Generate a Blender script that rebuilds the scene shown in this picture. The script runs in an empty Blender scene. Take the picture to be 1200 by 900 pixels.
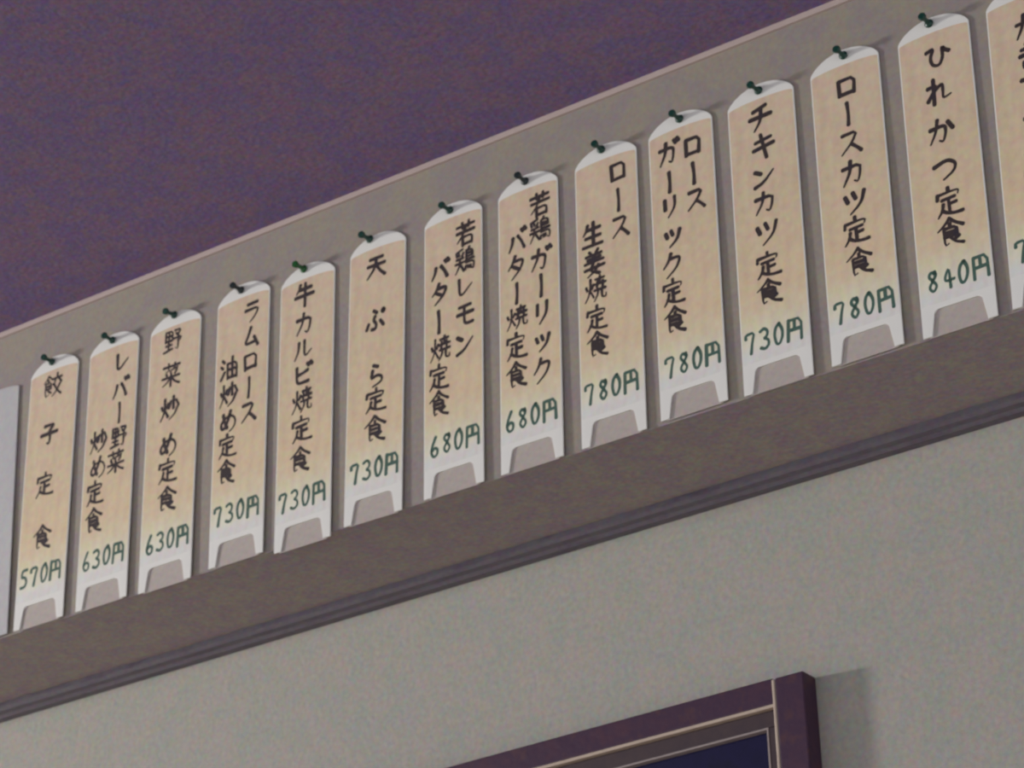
import bpy, bmesh, math, random
from mathutils import Vector, Matrix, Euler

random.seed(7)
scene = bpy.context.scene
COL = scene.collection
Z0 = 2.2                      # height of the beam's lower edge above the floor (metres)
BEAM_H = 0.3907               # height of the beam's face
WALL_Y = 0.170                # plane of the wall below the beam

# ------------------------------------------------------------------ camera
cam_data = bpy.data.cameras.new('camera')
cam = bpy.data.objects.new('camera', cam_data)
COL.objects.link(cam)
YAW, PITCH, ROLL = 0.624637, 0.463371, -0.017430
fw = Vector((-math.sin(YAW) * math.cos(PITCH), math.cos(YAW) * math.cos(PITCH), math.sin(PITCH)))
r0 = Vector((math.cos(YAW), math.sin(YAW), 0))
u0 = r0.cross(fw)
rr = math.cos(ROLL) * r0 + math.sin(ROLL) * u0
uu = -math.sin(ROLL) * r0 + math.cos(ROLL) * u0
m = Matrix((rr, uu, -fw)).transposed().to_4x4()
m.translation = Vector((0, -2.07873, Z0 - 1.182387))
cam.matrix_world = m
cam_data.sensor_width = 36.0
cam_data.lens = 36.0 * 3371.56 / 1200.0
cam_data.clip_start = 0.05
cam_data.dof.use_dof = True            # the photograph is soft everywhere: focus short of the beam
cam_data.dof.focus_distance = 1.8
cam_data.dof.aperture_fstop = 30.0
scene.camera = cam

# ------------------------------------------------------------------ light
world = bpy.data.worlds.new('world')
scene.world = world
world.use_nodes = True
world.node_tree.nodes['Background'].inputs[0].default_value = (0.93, 0.97, 1.0, 1)
world.node_tree.nodes['Background'].inputs[1].default_value = 0.80

def area_light(name, loc, target, size, size_y, power, colour):
    d = bpy.data.lights.new(name, 'AREA')
    d.shape = 'RECTANGLE'
    d.size, d.size_y, d.energy, d.color = size, size_y, power, colour
    o = bpy.data.objects.new(name, d)
    COL.objects.link(o)
    o.location = loc
    o.rotation_euler = (Vector(target) - Vector(loc)).to_track_quat('-Z', 'Y').to_euler()
    return o

area_light('key_lamp_left', (-8.2, -2.65, Z0 + 0.12), (-1.5, 0.0, Z0), 0.75, 0.45, 235, (1.0, 0.97, 0.93))  # unseen key lamp far left, placed to throw shadows rightward; not a modelled window

scene.view_settings.view_transform = 'Standard'
scene.view_settings.look = 'None'
scene.view_settings.gamma = 1
scene.view_settings.use_curve_mapping = False
scene.view_settings.exposure = 0.54

# ------------------------------------------------------------------ materials
def srgb(r, g, b):
    f = lambda c: (c / 255 / 12.92) if c / 255 <= 0.04045 else ((c / 255 + 0.055) / 1.055) ** 2.4
    return (f(r), f(g), f(b), 1)

def material(name, base, rough=0.6, vary=None, scale=40.0, detail=4.0, amount=1.0, bump=0.0, bump_scale=120.0, spec=0.4, stretch=None, grain=0.0, grain_scale=190.0):
    mt = bpy.data.materials.new(name)
    mt.use_nodes = True
    nt = mt.node_tree
    b = nt.nodes['Principled BSDF']
    b.inputs['Roughness'].default_value = rough
    b.inputs['Specular IOR Level'].default_value = spec
    b.inputs['Base Color'].default_value = base
    tc = nt.nodes.new('ShaderNodeTexCoord')
    src = tc.outputs['Object']
    if stretch:
        mp = nt.nodes.new('ShaderNodeMapping')
        mp.inputs['Scale'].default_value = stretch
        nt.links.new(src, mp.inputs['Vector'])
        src = mp.outputs['Vector']
    if vary:
        n = nt.nodes.new('ShaderNodeTexNoise')
        n.inputs['Scale'].default_value = scale
        n.inputs['Detail'].default_value = detail
        n.inputs['Roughness'].default_value = 0.7
        nt.links.new(src, n.inputs['Vector'])
        cr = nt.nodes.new('ShaderNodeValToRGB')
        els = cr.color_ramp.elements
        cols = [base] + list(vary)
        lo, hi = 0.5 - 0.22 / amount, 0.5 + 0.22 / amount
        els[0].position, els[0].color = lo, cols[0]
        els[1].position, els[1].color = hi, cols[-1]
        for i, c in enumerate(cols[1:-1]):
            e = els.new(lo + (hi - lo) * (i + 1) / (len(cols) - 1))
            e.color = c
        nt.links.new(n.outputs['Fac'], cr.inputs['Fac'])
        col = cr.outputs['Color']
        if grain:
            g = nt.nodes.new('ShaderNodeTexNoise')
            g.inputs['Scale'].default_value = grain_scale
            g.inputs['Detail'].default_value = 2.0
            nt.links.new(tc.outputs['Object'], g.inputs['Vector'])
            mx = nt.nodes.new('ShaderNodeMix')
            mx.data_type = 'RGBA'
            mx.blend_type = 'OVERLAY'
            mx.inputs['Factor'].default_value = grain
            nt.links.new(col, mx.inputs['A'])
            nt.links.new(g.outputs['Color'], mx.inputs['B'])
            col = mx.outputs['Result']
        nt.links.new(col, b.inputs['Base Color'])
    if bump:
        n2 = nt.nodes.new('ShaderNodeTexNoise')
        n2.inputs['Scale'].default_value = bump_scale
        n2.inputs['Detail'].default_value = 5
        nt.links.new(src, n2.inputs['Vector'])
        bp = nt.nodes.new('ShaderNodeBump')
        bp.inputs['Strength'].default_value = bump
        bp.inputs['Distance'].default_value = 0.002
        nt.links.new(n2.outputs['Fac'], bp.inputs['Height'])
        nt.links.new(bp.outputs['Normal'], b.inputs['Normal'])
    return mt

M = {}
M['beam_face'] = material('beige_beam_finish', srgb(143, 132, 127), 0.65, [srgb(148, 139, 126), srgb(142, 133, 131), srgb(147, 130, 129)], 22, 4, 1.0, 0.12, 260, grain=0.25)
M['beam_edge'] = material('pale_edge_strip', srgb(178, 160, 157), 0.5, [srgb(184, 168, 162)], 30)
M['beam_under'] = material('brown_soffit', srgb(153, 142, 145), 0.75, [srgb(154, 144, 137), srgb(146, 134, 142), srgb(158, 140, 146)], 34, 5, 1.2, 0.3, 220, grain=0.42, grain_scale=170)
M['trim'] = material('dark_wood_trim', srgb(90, 82, 94), 0.5, [srgb(100, 94, 104), srgb(80, 72, 88)], 60, 6, 1.2, 0.15, 200, stretch=(0.25, 1, 1), grain=0.4)
M['ceiling'] = material('dark_purple_ceiling', srgb(117, 98, 140), 0.85, [srgb(124, 101, 128), srgb(111, 96, 142), srgb(122, 97, 128)], 26, 5, 1.2, 0.35, 180, grain=0.55)
M['wall'] = material('grey_wall_covering', srgb(155, 153, 147), 0.8, [srgb(160, 153, 147), srgb(152, 153, 145), srgb(158, 151, 152)], 24, 5, 1.1, 0.3, 160, grain=0.28)
M['floor'] = material('pale_tan_floor', srgb(196, 180, 160), 0.5, [srgb(184, 166, 146)], 8, 4)
M['white'] = material('white_plastic', srgb(221, 221, 218), 0.4, [srgb(225, 224, 219)], 20)
M['pocket'] = material('pale_beige_plastic', srgb(172, 163, 157), 0.5, [srgb(178, 167, 163)], 25, grain=0.2)
M['grey_card'] = material('grey_card', srgb(178, 176, 180), 0.5, [srgb(184, 184, 184)], 20, grain=0.15)
M['ink'] = material('black_brush_ink', srgb(40, 33, 38), 0.6, [srgb(54, 42, 42), srgb(38, 34, 50)], 90)
M['green_ink'] = material('green_brush_ink', srgb(58, 88, 72), 0.55, [srgb(66, 96, 88), srgb(74, 88, 66)], 90)
M['pin'] = material('dark_green_plastic', srgb(14, 62, 50), 0.35, [srgb(10, 50, 46)], 200)
M['pin_bright'] = material('bright_green_plastic', srgb(20, 84, 34), 0.35, [srgb(14, 70, 30)], 200)
M['pin_black'] = material('blackish_green_plastic', srgb(30, 44, 46), 0.35, [srgb(26, 36, 40)], 200)
M['steel'] = material('steel', srgb(170, 170, 172), 0.3)
M['frame_wood'] = material('dark_reddish_wood', srgb(72, 41, 56), 0.45, [srgb(56, 34, 58), srgb(84, 52, 50)], 26, 7, 1.2, 0.15, 150, 0.35, stretch=(1, 1, 1))
M['bead'] = material('pale_gilt_bead', srgb(188, 172, 156), 0.4, [srgb(172, 154, 142)], 60)
M['edge'] = material('grey_gilt_edge', srgb(150, 138, 136), 0.45, [srgb(138, 126, 126)], 60)
M['slip'] = material('dark_frame_slip', srgb(50, 36, 46), 0.5, [srgb(64, 48, 50)], 60)
M['picture'] = material('dark_navy_picture', srgb(11, 9, 46), 0.5, [srgb(17, 13, 56), srgb(9, 9, 36)], 18, 5, 1.1, spec=0.18)

def paper_material():
    """printed strip: wood-orange above, fading through pale yellow to white at the foot"""
    mt = bpy.data.materials.new('orange_printed_paper')
    mt.use_nodes = True
    nt = mt.node_tree
    b = nt.nodes['Principled BSDF']
    b.inputs['Roughness'].default_value = 0.5
    b.inputs['Specular IOR Level'].default_value = 0.3
    tc = nt.nodes.new('ShaderNodeTexCoord')
    sp = nt.nodes.new('ShaderNodeSeparateXYZ')
    nt.links.new(tc.outputs['Object'], sp.inputs[0])
    mr = nt.nodes.new('ShaderNodeMapRange')
    mr.inputs['From Min'].default_value = 0.0
    mr.inputs['From Max'].default_value = 0.32
    nt.links.new(sp.outputs['Z'], mr.inputs['Value'])
    cr = nt.nodes.new('ShaderNodeValToRGB')
    e = cr.color_ramp.elements
    e[0].position, e[0].color = 0.12, srgb(221, 221, 218)
    e[1].position, e[1].color = 1.0, srgb(212, 192, 168)
    for pos, c in ((0.15, srgb(226, 224, 208)), (0.21, srgb(222, 216, 190)), (0.25, srgb(220, 207, 178)), (0.33, srgb(216, 196, 165)), (0.7, srgb(211, 192, 165))):
        k = e.new(pos); k.color = c
    nt.links.new(mr.outputs['Result'], cr.inputs['Fac'])
    mp = nt.nodes.new('ShaderNodeMapping')
    mp.inputs['Scale'].default_value = (90, 90, 22)
    nt.links.new(tc.outputs['Object'], mp.inputs['Vector'])
    n = nt.nodes.new('ShaderNodeTexNoise')
    n.inputs['Scale'].default_value = 1.0
    n.inputs['Detail'].default_value = 5
    nt.links.new(mp.outputs['Vector'], n.inputs['Vector'])
    gr = nt.nodes.new('ShaderNodeValToRGB')
    g = gr.color_ramp.elements
    g[0].position, g[0].color = 0.3, (0.90, 0.87, 0.86, 1)
    g[1].position, g[1].color = 0.7, (1.0, 1.0, 1.0, 1)
    nt.links.new(n.outputs['Fac'], gr.inputs['Fac'])
    mx = nt.nodes.new('ShaderNodeMix')
    mx.data_type = 'RGBA'
    mx.blend_type = 'MULTIPLY'
    mx.inputs['Factor'].default_value = 1.0
    nt.links.new(cr.outputs['Color'], mx.inputs['A'])
    nt.links.new(gr.outputs['Color'], mx.inputs['B'])
    gn = nt.nodes.new('ShaderNodeTexNoise')
    gn.inputs['Scale'].default_value = 150
    gn.inputs['Detail'].default_value = 2
    nt.links.new(tc.outputs['Object'], gn.inputs['Vector'])
    ov = nt.nodes.new('ShaderNodeMix')
    ov.data_type = 'RGBA'
    ov.blend_type = 'OVERLAY'
    ov.inputs['Factor'].default_value = 0.22
    nt.links.new(mx.outputs['Result'], ov.inputs['A'])
    nt.links.new(gn.outputs['Color'], ov.inputs['B'])
    nt.links.new(ov.outputs['Result'], b.inputs['Base Color'])
    return mt
M['paper'] = paper_material()

# ------------------------------------------------------------------ helpers
def obj(name, bm, mat, parent=None, bevel=0.0, smooth=False):
    me = bpy.data.meshes.new(name)
    bmesh.ops.recalc_face_normals(bm, faces=bm.faces)
    bm.to_mesh(me); bm.free()
    if smooth:
        for p in me.polygons: p.use_smooth = True
    me.materials.append(mat)
    o = bpy.data.objects.new(name, me)
    COL.objects.link(o)
    if parent: o.parent = parent
    if bevel:
        b = o.modifiers.new('bevel', 'BEVEL')
        b.width = bevel; b.segments = 2; b.limit_method = 'ANGLE'
    return o

def thing(name, label, cat, loc, rot=(0, 0, 0), group=None):
    o = bpy.data.objects.new(name, None)
    COL.objects.link(o)
    o.empty_display_size = 0.02
    o.location = loc; o.rotation_euler = rot
    o['label'] = label; o['category'] = cat
    if group: o['group'] = group
    return o

def box(bm, x0, x1, y0, y1, z0, z1):
    v = [bm.verts.new((x, y, z)) for x in (x0, x1) for y in (y0, y1) for z in (z0, z1)]
    for f in ((0, 1, 3, 2), (4, 6, 7, 5), (0, 4, 5, 1), (2, 3, 7, 6), (0, 2, 6, 4), (1, 5, 7, 3)):
        bm.faces.new([v[i] for i in f])
    return bm

def box_bm(*a): return box(bmesh.new(), *a)

def plate_bm(poly, y_front, y_back):
    """a flat outline in x,z pushed back along y"""
    bm = bmesh.new()
    f = bm.faces.new([bm.verts.new((x, y_front, z)) for x, z in poly])
    ret = bmesh.ops.extrude_face_region(bm, geom=[f])
    for v in ret['geom']:
        if isinstance(v, bmesh.types.BMVert): v.co.y = y_back
    return bm

def lathe_y(bm, prof, n=20, yofs=0.0):
    """profile of (distance out from the wall, radius) turned about the y axis"""
    rings = []
    for d, r in prof:
        rings.append([bm.verts.new((r * math.cos(2 * math.pi * k / n), yofs - d, r * math.sin(2 * math.pi * k / n))) for k in range(n)])
    for a, b in zip(rings, rings[1:]):
        for k in range(n):
            bm.faces.new((a[k], a[(k + 1) % n], b[(k + 1) % n], b[k]))
    bm.faces.new(rings[0]); bm.faces.new(rings[-1])
    return bm

def structure(o):
    o['kind'] = 'structure'
    return o

# ------------------------------------------------------------------ the room
XL, XR = -6.0, 2.2
structure(obj('wall_back', box_bm(XL, XR, WALL_Y, WALL_Y + 0.12, 0, Z0 + BEAM_H), M['wall']))
structure(obj('floor', box_bm(XL, XR, -4.5, WALL_Y + 0.12, -0.1, 0), M['floor']))
structure(obj('ceiling', box_bm(XL, XR, -4.5, WALL_Y + 0.12, Z0 + BEAM_H, Z0 + BEAM_H + 0.1), M['ceiling']))
beam = structure(obj('bulkhead', box_bm(XL, XR, 0.0, WALL_Y, Z0 + 0.0012, Z0 + BEAM_H), M['beam_face']))
obj('underside_board', box_bm(XL, XR, 0.0004, WALL_Y, Z0, Z0 + 0.0012), M['beam_under'], beam)
obj('edge_strip', box_bm(XL, XR, -0.0035, 0.0, Z0 + BEAM_H - 0.0065, Z0 + BEAM_H), M['beam_edge'], beam)
tb = bmesh.new()
prof = [(0.146, 0), (0.146, -0.006), (0.149, -0.009), (0.156, -0.010), (0.160, -0.0128), (WALL_Y, -0.0128), (WALL_Y, 0)]
va = [tb.verts.new((XL, y, Z0 + z)) for y, z in prof]
vb = [tb.verts.new((XR, y, Z0 + z)) for y, z in prof]
tb.faces.new(va); tb.faces.new(vb)
for k in range(len(prof)):
    j = (k + 1) % len(prof)
    tb.faces.new((va[k], va[j], vb[j], vb[k]))
structure(obj('trim_1', tb, M['trim']))

# ------------------------------------------------------------------ brush strokes
# every character as brush strokes in a 0..100 box (x right, y down); '>' ends a stroke in a thin flick
FIRE_L = "10,34 16,48;44,28 36,44;28,8 28,40 22,68 6,92>;28,52 36,66 44,80"
G = {
'レ': "25,12 25,85 85,40>",
'バ': "32,35 28,60 12,88>;55,32 72,55 85,85;72,10 80,22;86,5 94,17",
'ー': "50,8 53,50 50,92",
'野': "12,10 12,48;12,10 46,10 46,48;12,28 46,28;12,48 46,48;29,10 29,84;14,66 45,66;6,90 50,82;58,10 90,10 74,30;64,22 78,36;54,44 94,42 86,56>;76,44 76,90 64,84>",
'菜': "8,16 92,14;34,4 36,26;66,4 62,26;80,28 46,34 20,36>;24,42 30,52;48,40 50,50;78,36 68,50;6,62 94,60;50,52 50,98;46,64 30,82 8,92>;54,64 72,82 94,92",
'炒': FIRE_L + ";72,6 72,56;58,24 54,40 48,50;84,22 92,36 97,48;92,52 78,78 50,94>",
'め': "24,18 30,46 46,78;62,8 52,40 32,78 16,76 12,58 26,38 56,26 80,36 90,58 80,82 58,94>",
'定': "50,2 50,14;12,18 10,36;12,20 88,18 82,34>;26,40 74,38;50,40 50,86;50,60 76,58;30,54 26,74 8,96>;24,74 44,88 70,94 96,94",
'食': "50,2 34,20 6,38>;50,4 68,20 96,36;50,22 50,34;28,36 28,92 42,86>;28,36 72,36 72,64;28,50 70,50;28,64 72,64;80,68 62,78;48,64 66,86 94,96",
'餃': "26,4 16,18 2,30>;28,6 36,14 48,24;26,22 26,30;12,34 12,92 30,84>;12,34 40,34 40,60;12,46 40,46;12,60 40,60;26,68 42,80;74,4 74,18;52,22 98,20;64,28 60,38 52,46;84,28 90,36 96,44;88,48 74,74 48,94>;60,50 76,76 98,94",
'子': "22,14 76,12 52,34;52,34 56,60 54,90 40,82>;8,50 94,46",
'ラ': "24,16 76,14;14,40 84,38 72,66 40,92>",
'ム': "46,10 34,44 16,80 78,72;64,52 76,70 86,90",
'ロ': "20,24 22,82;20,24 80,22 76,80;22,78 78,76",
'ス': "20,18 76,16 56,50 14,86>;52,54 70,70 86,88",
'油': "14,10 26,22;8,36 20,46;8,88 28,58;40,28 42,90;40,30 90,28 88,90;66,6 66,86;42,56 88,56;42,86 88,86",
'牛': "30,8 24,28 12,42>;26,28 82,26;6,56 94,54;52,6 52,98",
'カ': "14,32 80,30 76,66 66,90 54,82>;46,8 42,46 14,90>",
'ル': "32,18 30,54 12,88>;58,12 58,84 92,56>",
'ビ': "24,16 24,74 36,84 80,82;76,38 52,46 26,50;72,8 80,20;88,4 96,16",
'焼': FIRE_L + ";52,14 92,12;72,2 72,26;46,34 98,32;60,22 58,46;84,22 84,46;48,54 98,52;64,56 60,76 46,94>;80,54 80,86 98,88 98,74>",
'天': "20,18 80,16;10,46 90,44;50,18 46,52 10,92>;52,48 68,72 92,92",
'ぷ': "40,8 56,20;48,30 40,44 54,60 50,80 32,78;18,54 8,76;70,52 86,74;84,12 91,18 84,26 77,19 84,12",
'ら': "38,6 60,16;34,28 28,62 54,50 78,60 76,82 36,96>",
'若': "8,18 92,16;34,4 36,28;66,4 64,28;8,42 92,40;50,26 36,54 8,80>;34,64 34,96;34,64 80,62 76,94;36,92 76,90",
'鶏': "42,4 10,14;10,20 14,30;24,18 26,28;42,18 36,30;10,40 44,38;4,56 48,54;26,38 24,64 4,94>;28,60 46,90;72,2 66,12;58,14 58,62;58,14 88,14 88,38;58,26 88,26;58,38 88,38;58,50 96,50;58,62 96,62 92,94 84,88>;56,74 52,88;66,74 68,84;76,74 78,84",
'モ': "22,16 78,14;12,46 88,44;46,16 44,76 54,86 86,84",
'ン': "16,22 40,36;14,86 48,74 88,32>",
'タ': "44,6 32,34 12,56>;40,26 84,24 68,62 28,96>;34,46 66,64",
'ガ': "10,34 72,32 68,68 60,90 48,82>;40,10 36,48 10,90>;76,8 84,22;90,4 98,16",
'リ': "28,16 28,58;72,12 72,56 40,94>",
'ッ': "20,36 28,54;44,32 52,50;80,32 70,66 36,90>",
'ク': "42,8 32,36 10,60>;38,26 84,24 68,64 24,96>",
'生': "28,10 22,30 8,46>;24,30 84,28;16,58 84,56;52,4 52,90;6,92 94,90",
'姜': "30,4 38,14;70,2 60,14;14,20 86,18;20,34 80,32;8,48 92,46;50,18 50,48;46,52 30,76 72,96;68,60 56,80 18,98>;6,70 94,66",
'チ': "74,8 22,22;8,46 92,42;52,20 50,60 24,94>",
'キ': "18,32 80,24;10,60 90,50;42,6 60,96",
'ツ': "14,24 24,48;42,18 52,42;86,18 74,60 32,92>",
'ひ': "12,28 40,20 24,52 30,80 54,88 70,62 70,22 78,38 94,48",
'れ': "30,6 30,96;8,34 44,28 8,80;34,46 62,26 64,50 62,82 92,72>",
'か': "8,38 62,32 64,58 54,90 40,82>;38,8 32,48 10,88>;74,24 92,52",
'つ': "8,38 56,22 86,40 80,66 40,88>",
'き': "20,22 80,16;14,44 84,36;40,4 70,62;30,66 26,84 48,94 76,90",
'フ': "14,18 84,16 70,58 26,92>",
'イ': "80,8 52,42 10,62>;54,42 54,96",
'円': "14,10 10,98;14,12 88,10 88,98;50,12 50,52;14,54 88,52",
'0': "56,6 26,22 16,54 30,90 56,92 80,66 82,34 56,6",
'3': "16,16 50,6 78,22 68,42 40,48 76,56 82,78 50,94 14,84",
'4': "60,96 60,6 12,66 92,64",
'5': "80,8 26,8 22,44 56,40 82,62 66,90 18,90",
'6': "66,6 34,40 18,70 40,94 74,88 82,64 56,52 24,66",
'7': "12,30 12,12 82,10 62,50 50,96",
'8': "72,22 42,8 20,26 50,46 80,70 50,94 18,72 50,46 76,26 66,10",
}
KEEP_CORNERS = set('ロカスラ円7フ野食')

def stroke_pts(s):
    taper = s.endswith('>')
    pts = [tuple(float(c) for c in p.split(',')) for p in s.rstrip('>').split()]
    return pts, taper

def chaikin(pts):
    if len(pts) < 3: return pts
    closed = pts[0] == pts[-1]
    out = [pts[0]]
    for a, b in zip(pts, pts[1:]):
        out += [(a[0] * .78 + b[0] * .22, a[1] * .78 + b[1] * .22), (a[0] * .22 + b[0] * .78, a[1] * .22 + b[1] * .78)]
    out.append(pts[-1])
    return out

def brush_char(bm, ch, cx, cz, w, h, thick, y, rnd):
    """add the strokes of one character, centre cx,cz, box w x h, stroke thickness thick (m)"""
    tilt = rnd.uniform(-0.035, 0.035)
    for si, s in enumerate(G[ch].split(';')):
        pts, taper = stroke_pts(s)
        jx, jy = rnd.uniform(-1.5, 1.5), rnd.uniform(-1.5, 1.5)
        P = []
        for px, py in pts:
            x = (px + jx - 50) / 100 * w; z = -(py + jy - 50) / 100 * h
            P.append((cx + x - z * tilt, cz + z + x * tilt))
        pts = chaikin(P)
        if ch not in KEEP_CORNERS: pts = chaikin(pts)
        # resample by length
        L = [0.0]
        for a, b in zip(pts, pts[1:]): L.append(L[-1] + math.hypot(b[0] - a[0], b[1] - a[1]))
        tot = max(L[-1], 1e-6)
        t0 = thick * rnd.uniform(0.88, 1.12)
        yy = y - 0.00002 * (si + 1)
        left, right, prev = [], [], None
        n = len(pts)
        for i, p in enumerate(pts):
            q = pts[min(i + 1, n - 1)]; o = pts[max(i - 1, 0)]
            dx, dz = q[0] - o[0], q[1] - o[1]
            d = math.hypot(dx, dz) or 1e-6
            nx, nz = -dz / d, dx / d
            f = L[i] / tot
            wd = t0 * (1.05 - 0.22 * math.sin(math.pi * f))
            if taper and f > 0.45: wd *= 1.0 - 0.55 * ((f - 0.45) / 0.55)
            left.append(bm.verts.new((p[0] + nx * wd / 2, yy, p[1] + nz * wd / 2)))
            right.append(bm.verts.new((p[0] - nx * wd / 2, yy, p[1] - nz * wd / 2)))
        for i in range(n - 1):
            bm.faces.new((left[i], left[i + 1], right[i + 1], right[i]))
        for a, b, p, q in ((right[0], left[0], pts[0], pts[1]), (left[-1], right[-1], pts[-1], pts[-2])):
            dx, dz = p[0] - q[0], p[1] - q[1]
            d = math.hypot(dx, dz) or 1e-6
            rad = (a.co - b.co).length / 2
            tip = bm.verts.new((p[0] + dx / d * rad * 0.8, yy, p[1] + dz / d * rad * 0.8))
            m1 = bm.verts.new(a.co * 0.86 + b.co * 0.14 + Vector((dx / d * rad * 0.55, 0, dz / d * rad * 0.55)))
            m2 = bm.verts.new(b.co * 0.86 + a.co * 0.14 + Vector((dx / d * rad * 0.55, 0, dz / d * rad * 0.55)))
            bm.faces.new((a, m1, tip, m2, b))

# ------------------------------------------------------------------ the menu cards
CW = 0.075          # card width
CT = 0.0016         # card thickness
def card_outline(w=CW, sh=0.312, rise=0.0185, notch=True):
    hw = w / 2
    pts = []
    if notch:                                   # two feet with a rounded cut-out between them
        nb, ntp, nh, r = 0.0280, 0.0245, 0.0255, 0.0055
        pts += [(-hw, 0), (-nb, 0)]
        for k in range(5):
            a = math.pi - math.pi / 2 * k / 4
            pts.append((-ntp + r + r * math.cos(a), nh - r + r * math.sin(a)))
        for k in range(5):
            a = math.pi / 2 - math.pi / 2 * k / 4
            pts.append((ntp - r + r * math.cos(a), nh - r + r * math.sin(a)))
        pts += [(nb, 0), (hw, 0)]
    else:
        pts += [(-hw, 0), (hw, 0)]
    n = 18                                      # low rounded top
    for k in range(n + 1):
        u = math.cos(math.pi * k / n)
        u = math.copysign(abs(u) ** 0.9, u)
        pts.append((hw * u, sh + rise * max(0.0, 1 - abs(u) ** 2.1) ** 0.72))
    return pts

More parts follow.
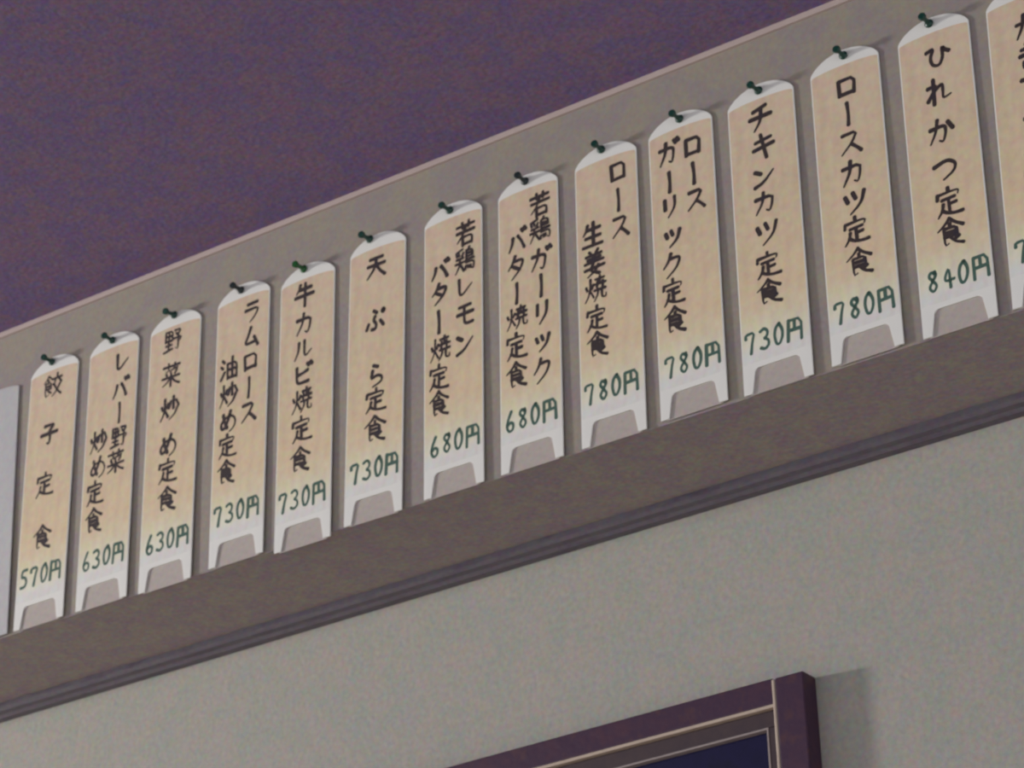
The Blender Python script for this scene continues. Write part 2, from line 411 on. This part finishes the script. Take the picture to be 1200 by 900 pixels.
CARDS = [
(-2142.7, 1.0, 0.0012, (('餃', -1.4, 292.7, 26.5, 29.0), ('子', -1.9, 231.3, 26.5, 29.0), ('定', -3.6, 169.1, 26.5, 29.0), ('食', -2.3, 104.1, 26.5, 29.0)), '570円', (-1.4, 59.6), (-4.1, 326.4)),
(-2048.6, 0.3, -0.002, (('レ', 13.1, 289.2, 24.5, 29.0), ('バ', 13.0, 257.1, 24.5, 28.3), ('ー', 12.9, 226.3, 24.5, 27.6), ('野', 14.7, 196.4, 24.5, 26.9), ('菜', 11.4, 167.1, 24.5, 26.9), ('炒', -17.1, 199.4, 24.5, 29.0), ('め', -15.0, 167.4, 24.5, 28.0), ('定', -17.6, 137.0, 24.5, 28.0), ('食', -17.9, 103.1, 24.5, 29.0)), '630円', (-0.8, 55.8), (-3.5, 324.7)),
(-1956.2, -2.2, 0.0, (('野', -3.0, 295.1, 26.5, 29.0), ('菜', -3.4, 252.9, 26.5, 29.0), ('炒', -3.8, 211.1, 26.5, 29.0), ('め', -2.8, 166.3, 26.5, 28.3), ('定', -2.4, 135.5, 26.5, 28.3), ('食', -2.0, 101.9, 26.5, 29.0)), '630円', (0.6, 53.2), (-2.1, 329.1)),
(-1856.2, 0.4, -0.001, (('ラ', 13.2, 291.0, 24.5, 27.8), ('ム', 13.0, 260.7, 24.5, 27.6), ('ロ', 12.7, 230.7, 24.5, 27.6), ('ー', 11.3, 199.3, 24.5, 27.5), ('ス', 12.3, 169.4, 24.5, 27.5), ('油', -17.7, 231.0, 24.5, 29.0), ('炒', -17.8, 199.0, 24.5, 29.0), ('め', -16.6, 166.9, 24.5, 27.0), ('定', -16.7, 137.6, 24.5, 27.0), ('食', -17.4, 106.6, 24.5, 28.5)), '730円', (-1.2, 57.4), (-3.9, 325.2)),
(-1765.5, -6.0, 0.0002, (('牛', -4.0, 294.0, 26.5, 29.0), ('カ', -3.2, 258.6, 26.5, 28.7), ('ル', -4.9, 227.3, 26.5, 27.3), ('ビ', -4.2, 197.6, 26.5, 27.3), ('焼', -4.7, 166.6, 26.5, 28.6), ('定', -3.9, 133.4, 26.5, 29.0), ('食', -5.5, 98.3, 26.5, 29.0)), '730円', (-2.1, 54.5), (-4.8, 327.7)),
(-1672.5, -1.8, 0.0106, (('天', -1.6, 291.0, 26.5, 29.0), ('ぷ', -0.5, 225.6, 26.5, 29.0), ('ら', 0.7, 161.6, 26.5, 26.3), ('定', 1.2, 132.9, 26.5, 26.3), ('食', 0.7, 100.0, 26.5, 29.0)), '730円', (0.4, 55.9), (-6.9, 328.9)),
(-1569.5, -0.0, 0.001, (('若', 16.7, 288.2, 24.5, 29.0), ('鶏', 15.3, 256.5, 24.5, 29.0), ('レ', 15.0, 224.6, 24.5, 29.0), ('モ', 15.3, 192.9, 24.5, 29.0), ('ン', 14.4, 159.9, 24.5, 29.0), ('バ', -16.8, 255.3, 24.5, 24.9), ('タ', -16.9, 228.3, 24.5, 24.9), ('ー', -18.2, 194.9, 24.5, 29.0), ('焼', -17.2, 163.1, 24.5, 28.3), ('定', -18.4, 132.3, 24.5, 28.3), ('食', -18.5, 101.4, 24.5, 28.4)), '680円', (0.6, 54.7), (-3.0, 324.8)),
(-1473.4, -0.1, 0.0005, (('若', 15.3, 289.3, 24.5, 27.3), ('鶏', 14.6, 259.6, 24.5, 27.3), ('ガ', 14.9, 225.0, 24.5, 27.8), ('ー', 14.7, 194.8, 24.5, 27.8), ('リ', 15.5, 164.5, 24.5, 27.9), ('ッ', 15.8, 132.8, 24.5, 29.0), ('ク', 15.0, 100.7, 24.5, 29.0), ('バ', -14.3, 256.8, 24.5, 28.1), ('タ', -14.9, 226.3, 24.5, 27.8), ('ー', -15.5, 196.1, 24.5, 25.8), ('焼', -16.1, 168.0, 24.5, 25.8), ('定', -16.7, 136.4, 24.5, 29.0), ('食', -17.3, 104.2, 24.5, 29.0)), '680円', (-1.1, 54.5), (-2.1, 324.8)),
(-1376.6, -0.0, -0.0001, (('ロ', 14.6, 293.5, 24.5, 29.0), ('ー', 14.3, 259.6, 24.5, 28.3), ('ス', 15.7, 228.9, 24.5, 28.3), ('生', -17.7, 231.3, 24.5, 29.0), ('姜', -16.7, 198.9, 24.5, 27.9), ('焼', -16.8, 168.6, 24.5, 27.9), ('定', -15.8, 136.4, 24.5, 26.9), ('食', -15.8, 107.2, 24.5, 26.9)), '780円', (-1.6, 56.2), (-3.9, 327.3)),
(-1285.1, 2.8, -0.0058, (('ロ', 13.9, 287.3, 24.5, 29.0), ('ー', 13.1, 255.4, 24.5, 27.1), ('ス', 14.4, 225.9, 24.5, 27.1), ('ガ', -14.1, 288.9, 24.5, 29.0), ('ー', -14.9, 255.8, 24.5, 25.7), ('リ', -15.4, 227.9, 24.5, 25.7), ('ッ', -14.2, 194.8, 24.5, 29.0), ('ク', -15.9, 163.0, 24.5, 27.5), ('定', -16.5, 133.1, 24.5, 27.5), ('食', -16.2, 102.2, 24.5, 28.4)), '780円', (0.5, 53.7), (-1.0, 325.0)),
(-1192.2, 0.7, -0.0044, (('チ', -1.3, 291.2, 26.5, 29.0), ('キ', 0.4, 259.6, 26.5, 29.0), ('ン', -1.0, 224.8, 26.5, 25.8), ('カ', -2.0, 196.7, 26.5, 25.8), ('ツ', -1.4, 163.7, 26.5, 29.0), ('定', -2.8, 129.0, 26.5, 26.7), ('食', -3.9, 100.0, 26.5, 26.7)), '730円', (-2.5, 52.5), (-2.0, 324.7)),
(-1097.6, 2.3, -0.0055, (('ロ', 0.6, 288.3, 26.5, 27.9), ('ー', -0.1, 258.0, 26.5, 27.9), ('ス', 0.9, 225.5, 26.5, 29.0), ('カ', 0.1, 193.6, 26.5, 29.0), ('ツ', 0.2, 161.6, 26.5, 28.1), ('定', -1.5, 131.1, 26.5, 28.1), ('食', -0.8, 97.3, 26.5, 29.0)), '780円', (-0.2, 51.5), (-1.0, 325.6)),
(-1003.2, 0.2, -0.0005, (('ひ', 1.9, 286.5, 26.5, 29.0), ('れ', 1.0, 248.3, 26.5, 29.0), ('か', -0.3, 205.3, 26.5, 29.0), ('つ', 0.3, 164.9, 26.5, 29.0), ('定', 0.5, 129.6, 26.5, 29.0), ('食', -0.7, 98.0, 26.5, 29.0)), '840円', (2.0, 53.9), (-2.6, 326.3)),
(-913.8, 0.8, 0.012, (('か', 3.2, 281.7, 26.5, 29.0), ('き', 2.7, 249.6, 26.5, 29.0), ('フ', 2.1, 216.1, 26.5, 29.0), ('ラ', 1.5, 182.1, 26.5, 27.5), ('イ', 0.3, 152.2, 26.5, 27.2), ('定', -0.8, 122.6, 26.5, 27.2), ('食', -2.0, 92.4, 26.5, 27.8)), '780円', (1.0, 54.2), None),
]
NAMES = ['gyoza', 'liver and vegetable', 'plain fried vegetable', 'oiled lamb loin', 'beef short rib', 'tempura', 'lemon butter chicken', 'garlic butter chicken',
         'ginger pork loin', 'garlic pork loin', 'chicken cutlet', 'pork loin cutlet', 'hiragana fillet cutlet', 'fried oyster']
LOOK = ['orange menu card of four widely spaced characters 餃子定食, priced 570 yen',
        'orange two-column menu card of the liver and vegetable set, second lettered from left',
        'orange one-column menu card reading 野菜炒め定食, priced 630 yen',
        'orange two-column menu card of the lamb loin set, fourth lettered from left',
        'orange menu card reading 牛カルビ焼定食, its foot hanging below the beam edge',
        'orange menu card reading 天ぷら定食 with wide gaps between upper characters, priced 730 yen',
        'orange two-column menu card with レモン, lemon butter chicken set, priced 680 yen',
        'orange two-column menu card with ガーリック at right, garlic butter chicken set, priced 680 yen',
        'orange two-column menu card of the ginger pork loin set, 生姜焼定食 at left',
        'orange two-column menu card of the garlic pork loin set, ガーリック定食 at left',
        'orange one-column menu card reading チキンカツ定食, chicken cutlet set, priced 730 yen',
        'orange one-column menu card reading ロースカツ定食, pork loin cutlet set, priced 780 yen',
        'orange menu card in hiragana ひれかつ定食, the only one priced 840 yen',
        'orange menu card starting かき, cut off by the right edge of the photo']
back_mesh = panel_mesh = None
rnd = random.Random(11)
for i, (xc, zb, ang, chars, price, pc, pin) in enumerate(CARDS):
    tilt = -0.0060                              # the foot stands a little further off the beam than the top
    root = thing('menu_card', LOOK[i], 'menu card', (xc / 1000, -0.0024, Z0 + zb / 1000),
                 Euler((tilt, ang, 0)), 'menu cards pinned along the beam')
    if back_mesh is None:
        b = obj('card_back', plate_bm(card_outline(), -CT, 0), M['white'], root, bevel=0.0003)
        back_mesh = b.data
        pw, p0, p1 = CW / 2 - 0.0013, 0.031, 0.3105
        poly = [(-pw, p0), (pw, p0), (pw, p1 - 0.001)]
        poly += [(pw * math.cos(math.pi * k / 10), p1 - 0.001 + 0.004 * math.sin(math.pi * k / 10)) for k in range(1, 10)]
        poly += [(-pw, p1 - 0.001)]
        pnl = obj('printed_panel', plate_bm(poly, -CT - 0.0001, -CT + 0.0002), M['paper'], root)
        panel_mesh = pnl.data
        pocket_mesh = obj('pocket_back', box_bm(-0.0315, 0.0315, 0.0002, 0.0008, -0.0008, 0.048), M['pocket'], root).data
    else:
        for nm, me in (('card_back', back_mesh), ('printed_panel', panel_mesh), ('pocket_back', pocket_mesh)):
            c = bpy.data.objects.new(nm, me); COL.objects.link(c); c.parent = root
            if nm == 'card_back':
                bv = c.modifiers.new('bevel', 'BEVEL'); bv.width = 0.0003; bv.segments = 2; bv.limit_method = 'ANGLE'
    for ch, u, v, w, h in chars:
        bm = bmesh.new()
        ns = len(G[ch].split(';'))
        th = 0.0045 if ns <= 4 else (0.0043 if ns <= 6 else (0.0038 if ns <= 9 else 0.0031))
        brush_char(bm, ch, u / 1000, v / 1000, w * 1.09 / 1000, h * 1.05 / 1000, th, -CT - 0.00015, rnd)
        obj('brush_character', bm, M['ink'], root)
    bm = bmesh.new()
    u0_, v0_ = pc[0] / 1000, pc[1] / 1000
    xs = (-0.0245, -0.0088, 0.0062, 0.0236)
    for k, ch in enumerate(price):
        brush_char(bm, ch, u0_ + xs[k], v0_, 0.0135 if k < 3 else 0.0185, 0.0250, 0.0036, -CT - 0.00015, rnd)
    obj('price_lettering', bm, M['green_ink'], root)
    if pin:
        # the push pin: flange on the card, waist, head, steel point
        kind = {4: ('pin_bright', 'bright green'), 3: ('pin_black', 'blackish'), 7: ('pin_black', 'blackish')}.get(i, ('pin', 'dark green'))
        pz = zb / 1000 + pin[1] / 1000 - 0.0025
        px = xc / 1000 + pin[0] / 1000
        pr = thing('push_pin', '%s push pin at the top of the %s set card' % (kind[1], NAMES[i]), 'push pin',
                   (px, -0.0008 - CT, Z0 + pz), Euler((0.05 * rnd.uniform(-1, 1), 0, 0.08 * rnd.uniform(-1, 1))), 'push pins along the beam')
        bm = bmesh.new()
        lathe_y(bm, [(0, 0.0042), (0.0014, 0.0046), (0.0024, 0.0040), (0.0036, 0.0026), (0.0080, 0.0021), (0.0116, 0.0026), (0.0126, 0.0038), (0.0150, 0.0040), (0.0160, 0.0032)], 18)
        obj('pin_grip', bm, M[kind[0]], pr, smooth=False)
        bm = bmesh.new()
        lathe_y(bm, [(0.0, 0.0006), (-0.010, 0.0006), (-0.012, 0.0001)], 8)
        obj('pin_point', bm, M['steel'], pr)

# plain pale grey card beyond the first lettered one
gc = thing('blank_card', 'plain pale grey card without lettering at the left edge, beside the gyoza card', 'card',
           (-2.2275, -0.0024, Z0 + 0.0005), Euler((-0.0060, -0.03, 0)))
obj('card_back', plate_bm(card_outline(CW, 0.309, 0.006, False), -CT, 0), M['grey_card'], gc, bevel=0.0003)

# ------------------------------------------------------------------ framed picture on the wall below
FX, FZ = -1.272, Z0 - 0.2160        # top right corner of the frame
fr = thing('framed_picture', 'dark navy picture in a reddish brown wooden frame on the wall under the beam', 'picture',
           (FX, WALL_Y, FZ), Euler((0, -0.012, 0)))
FW, FH, FT = 0.66, 0.46, 0.024
ST, RL = 0.0315, 0.0245             # widths of stiles and rails
bd = 0.0032
for x0, x1 in ((-ST, 0), (-FW, -FW + ST)):
    s = obj('frame_stile', box_bm(x0, x1, -FT, 0, -FH, 0.0), M['frame_wood'], fr, bevel=0.0015)
    xi = x0 if x1 == 0 else x1
    e = (xi - bd, xi) if x1 == 0 else (xi, xi + bd)
    obj('bead', box_bm(e[0], e[1], -FT - 0.0005, -0.002, -FH + 0.001, -0.001), M['bead'], s, bevel=0.001)
for z0, z1 in ((-RL, 0.0015), (-FH, -FH + RL)):
    s = obj('frame_rail', box_bm(-FW + ST + bd, -ST - bd, -FT + 0.002, 0, z0, z1), M['frame_wood'], fr, bevel=0.0015)
    e = (z0 - 0.003, z0) if z1 > -0.1 else (z1, z1 + 0.003)
    obj('bead', box_bm(-FW + ST + bd, -ST - bd, -FT + 0.002, -0.004, e[0], e[1]), M['bead'], s)
# recessed slip with a thin light inner edge, four lengths
ix0, ix1, iz0, iz1 = -FW + ST + bd, -ST - bd, -FH + RL + 0.003, -RL - 0.003
sw, ew = 0.0115, 0.0018
sv = 0.0165
for a in ((ix0, ix1, iz1 - sv, iz1), (ix0, ix1, iz0, iz0 + sv), (ix0, ix0 + sw, iz0 + sv, iz1 - sv), (ix1 - sw, ix1, iz0 + sv, iz1 - sv)):
    obj('frame_slip', box_bm(a[0], a[1], -0.016, -0.003, a[2], a[3]), M['slip'], fr, bevel=0.001)
jx0, jx1, jz0, jz1 = ix0 + sw, ix1 - sw, iz0 + sv, iz1 - sv
for a in ((jx0, jx1, jz1 - ew, jz1), (jx0, jx1, jz0, jz0 + ew), (jx0, jx0 + ew, jz0 + ew, jz1 - ew), (jx1 - ew, jx1, jz0 + ew, jz1 - ew)):
    obj('inner_edge', box_bm(a[0], a[1], -0.0165, -0.003, a[2], a[3]), M['edge'], fr)
obj('picture_panel', box_bm(jx0, jx1, -0.009, -0.002, jz0, jz1), M['picture'], fr)
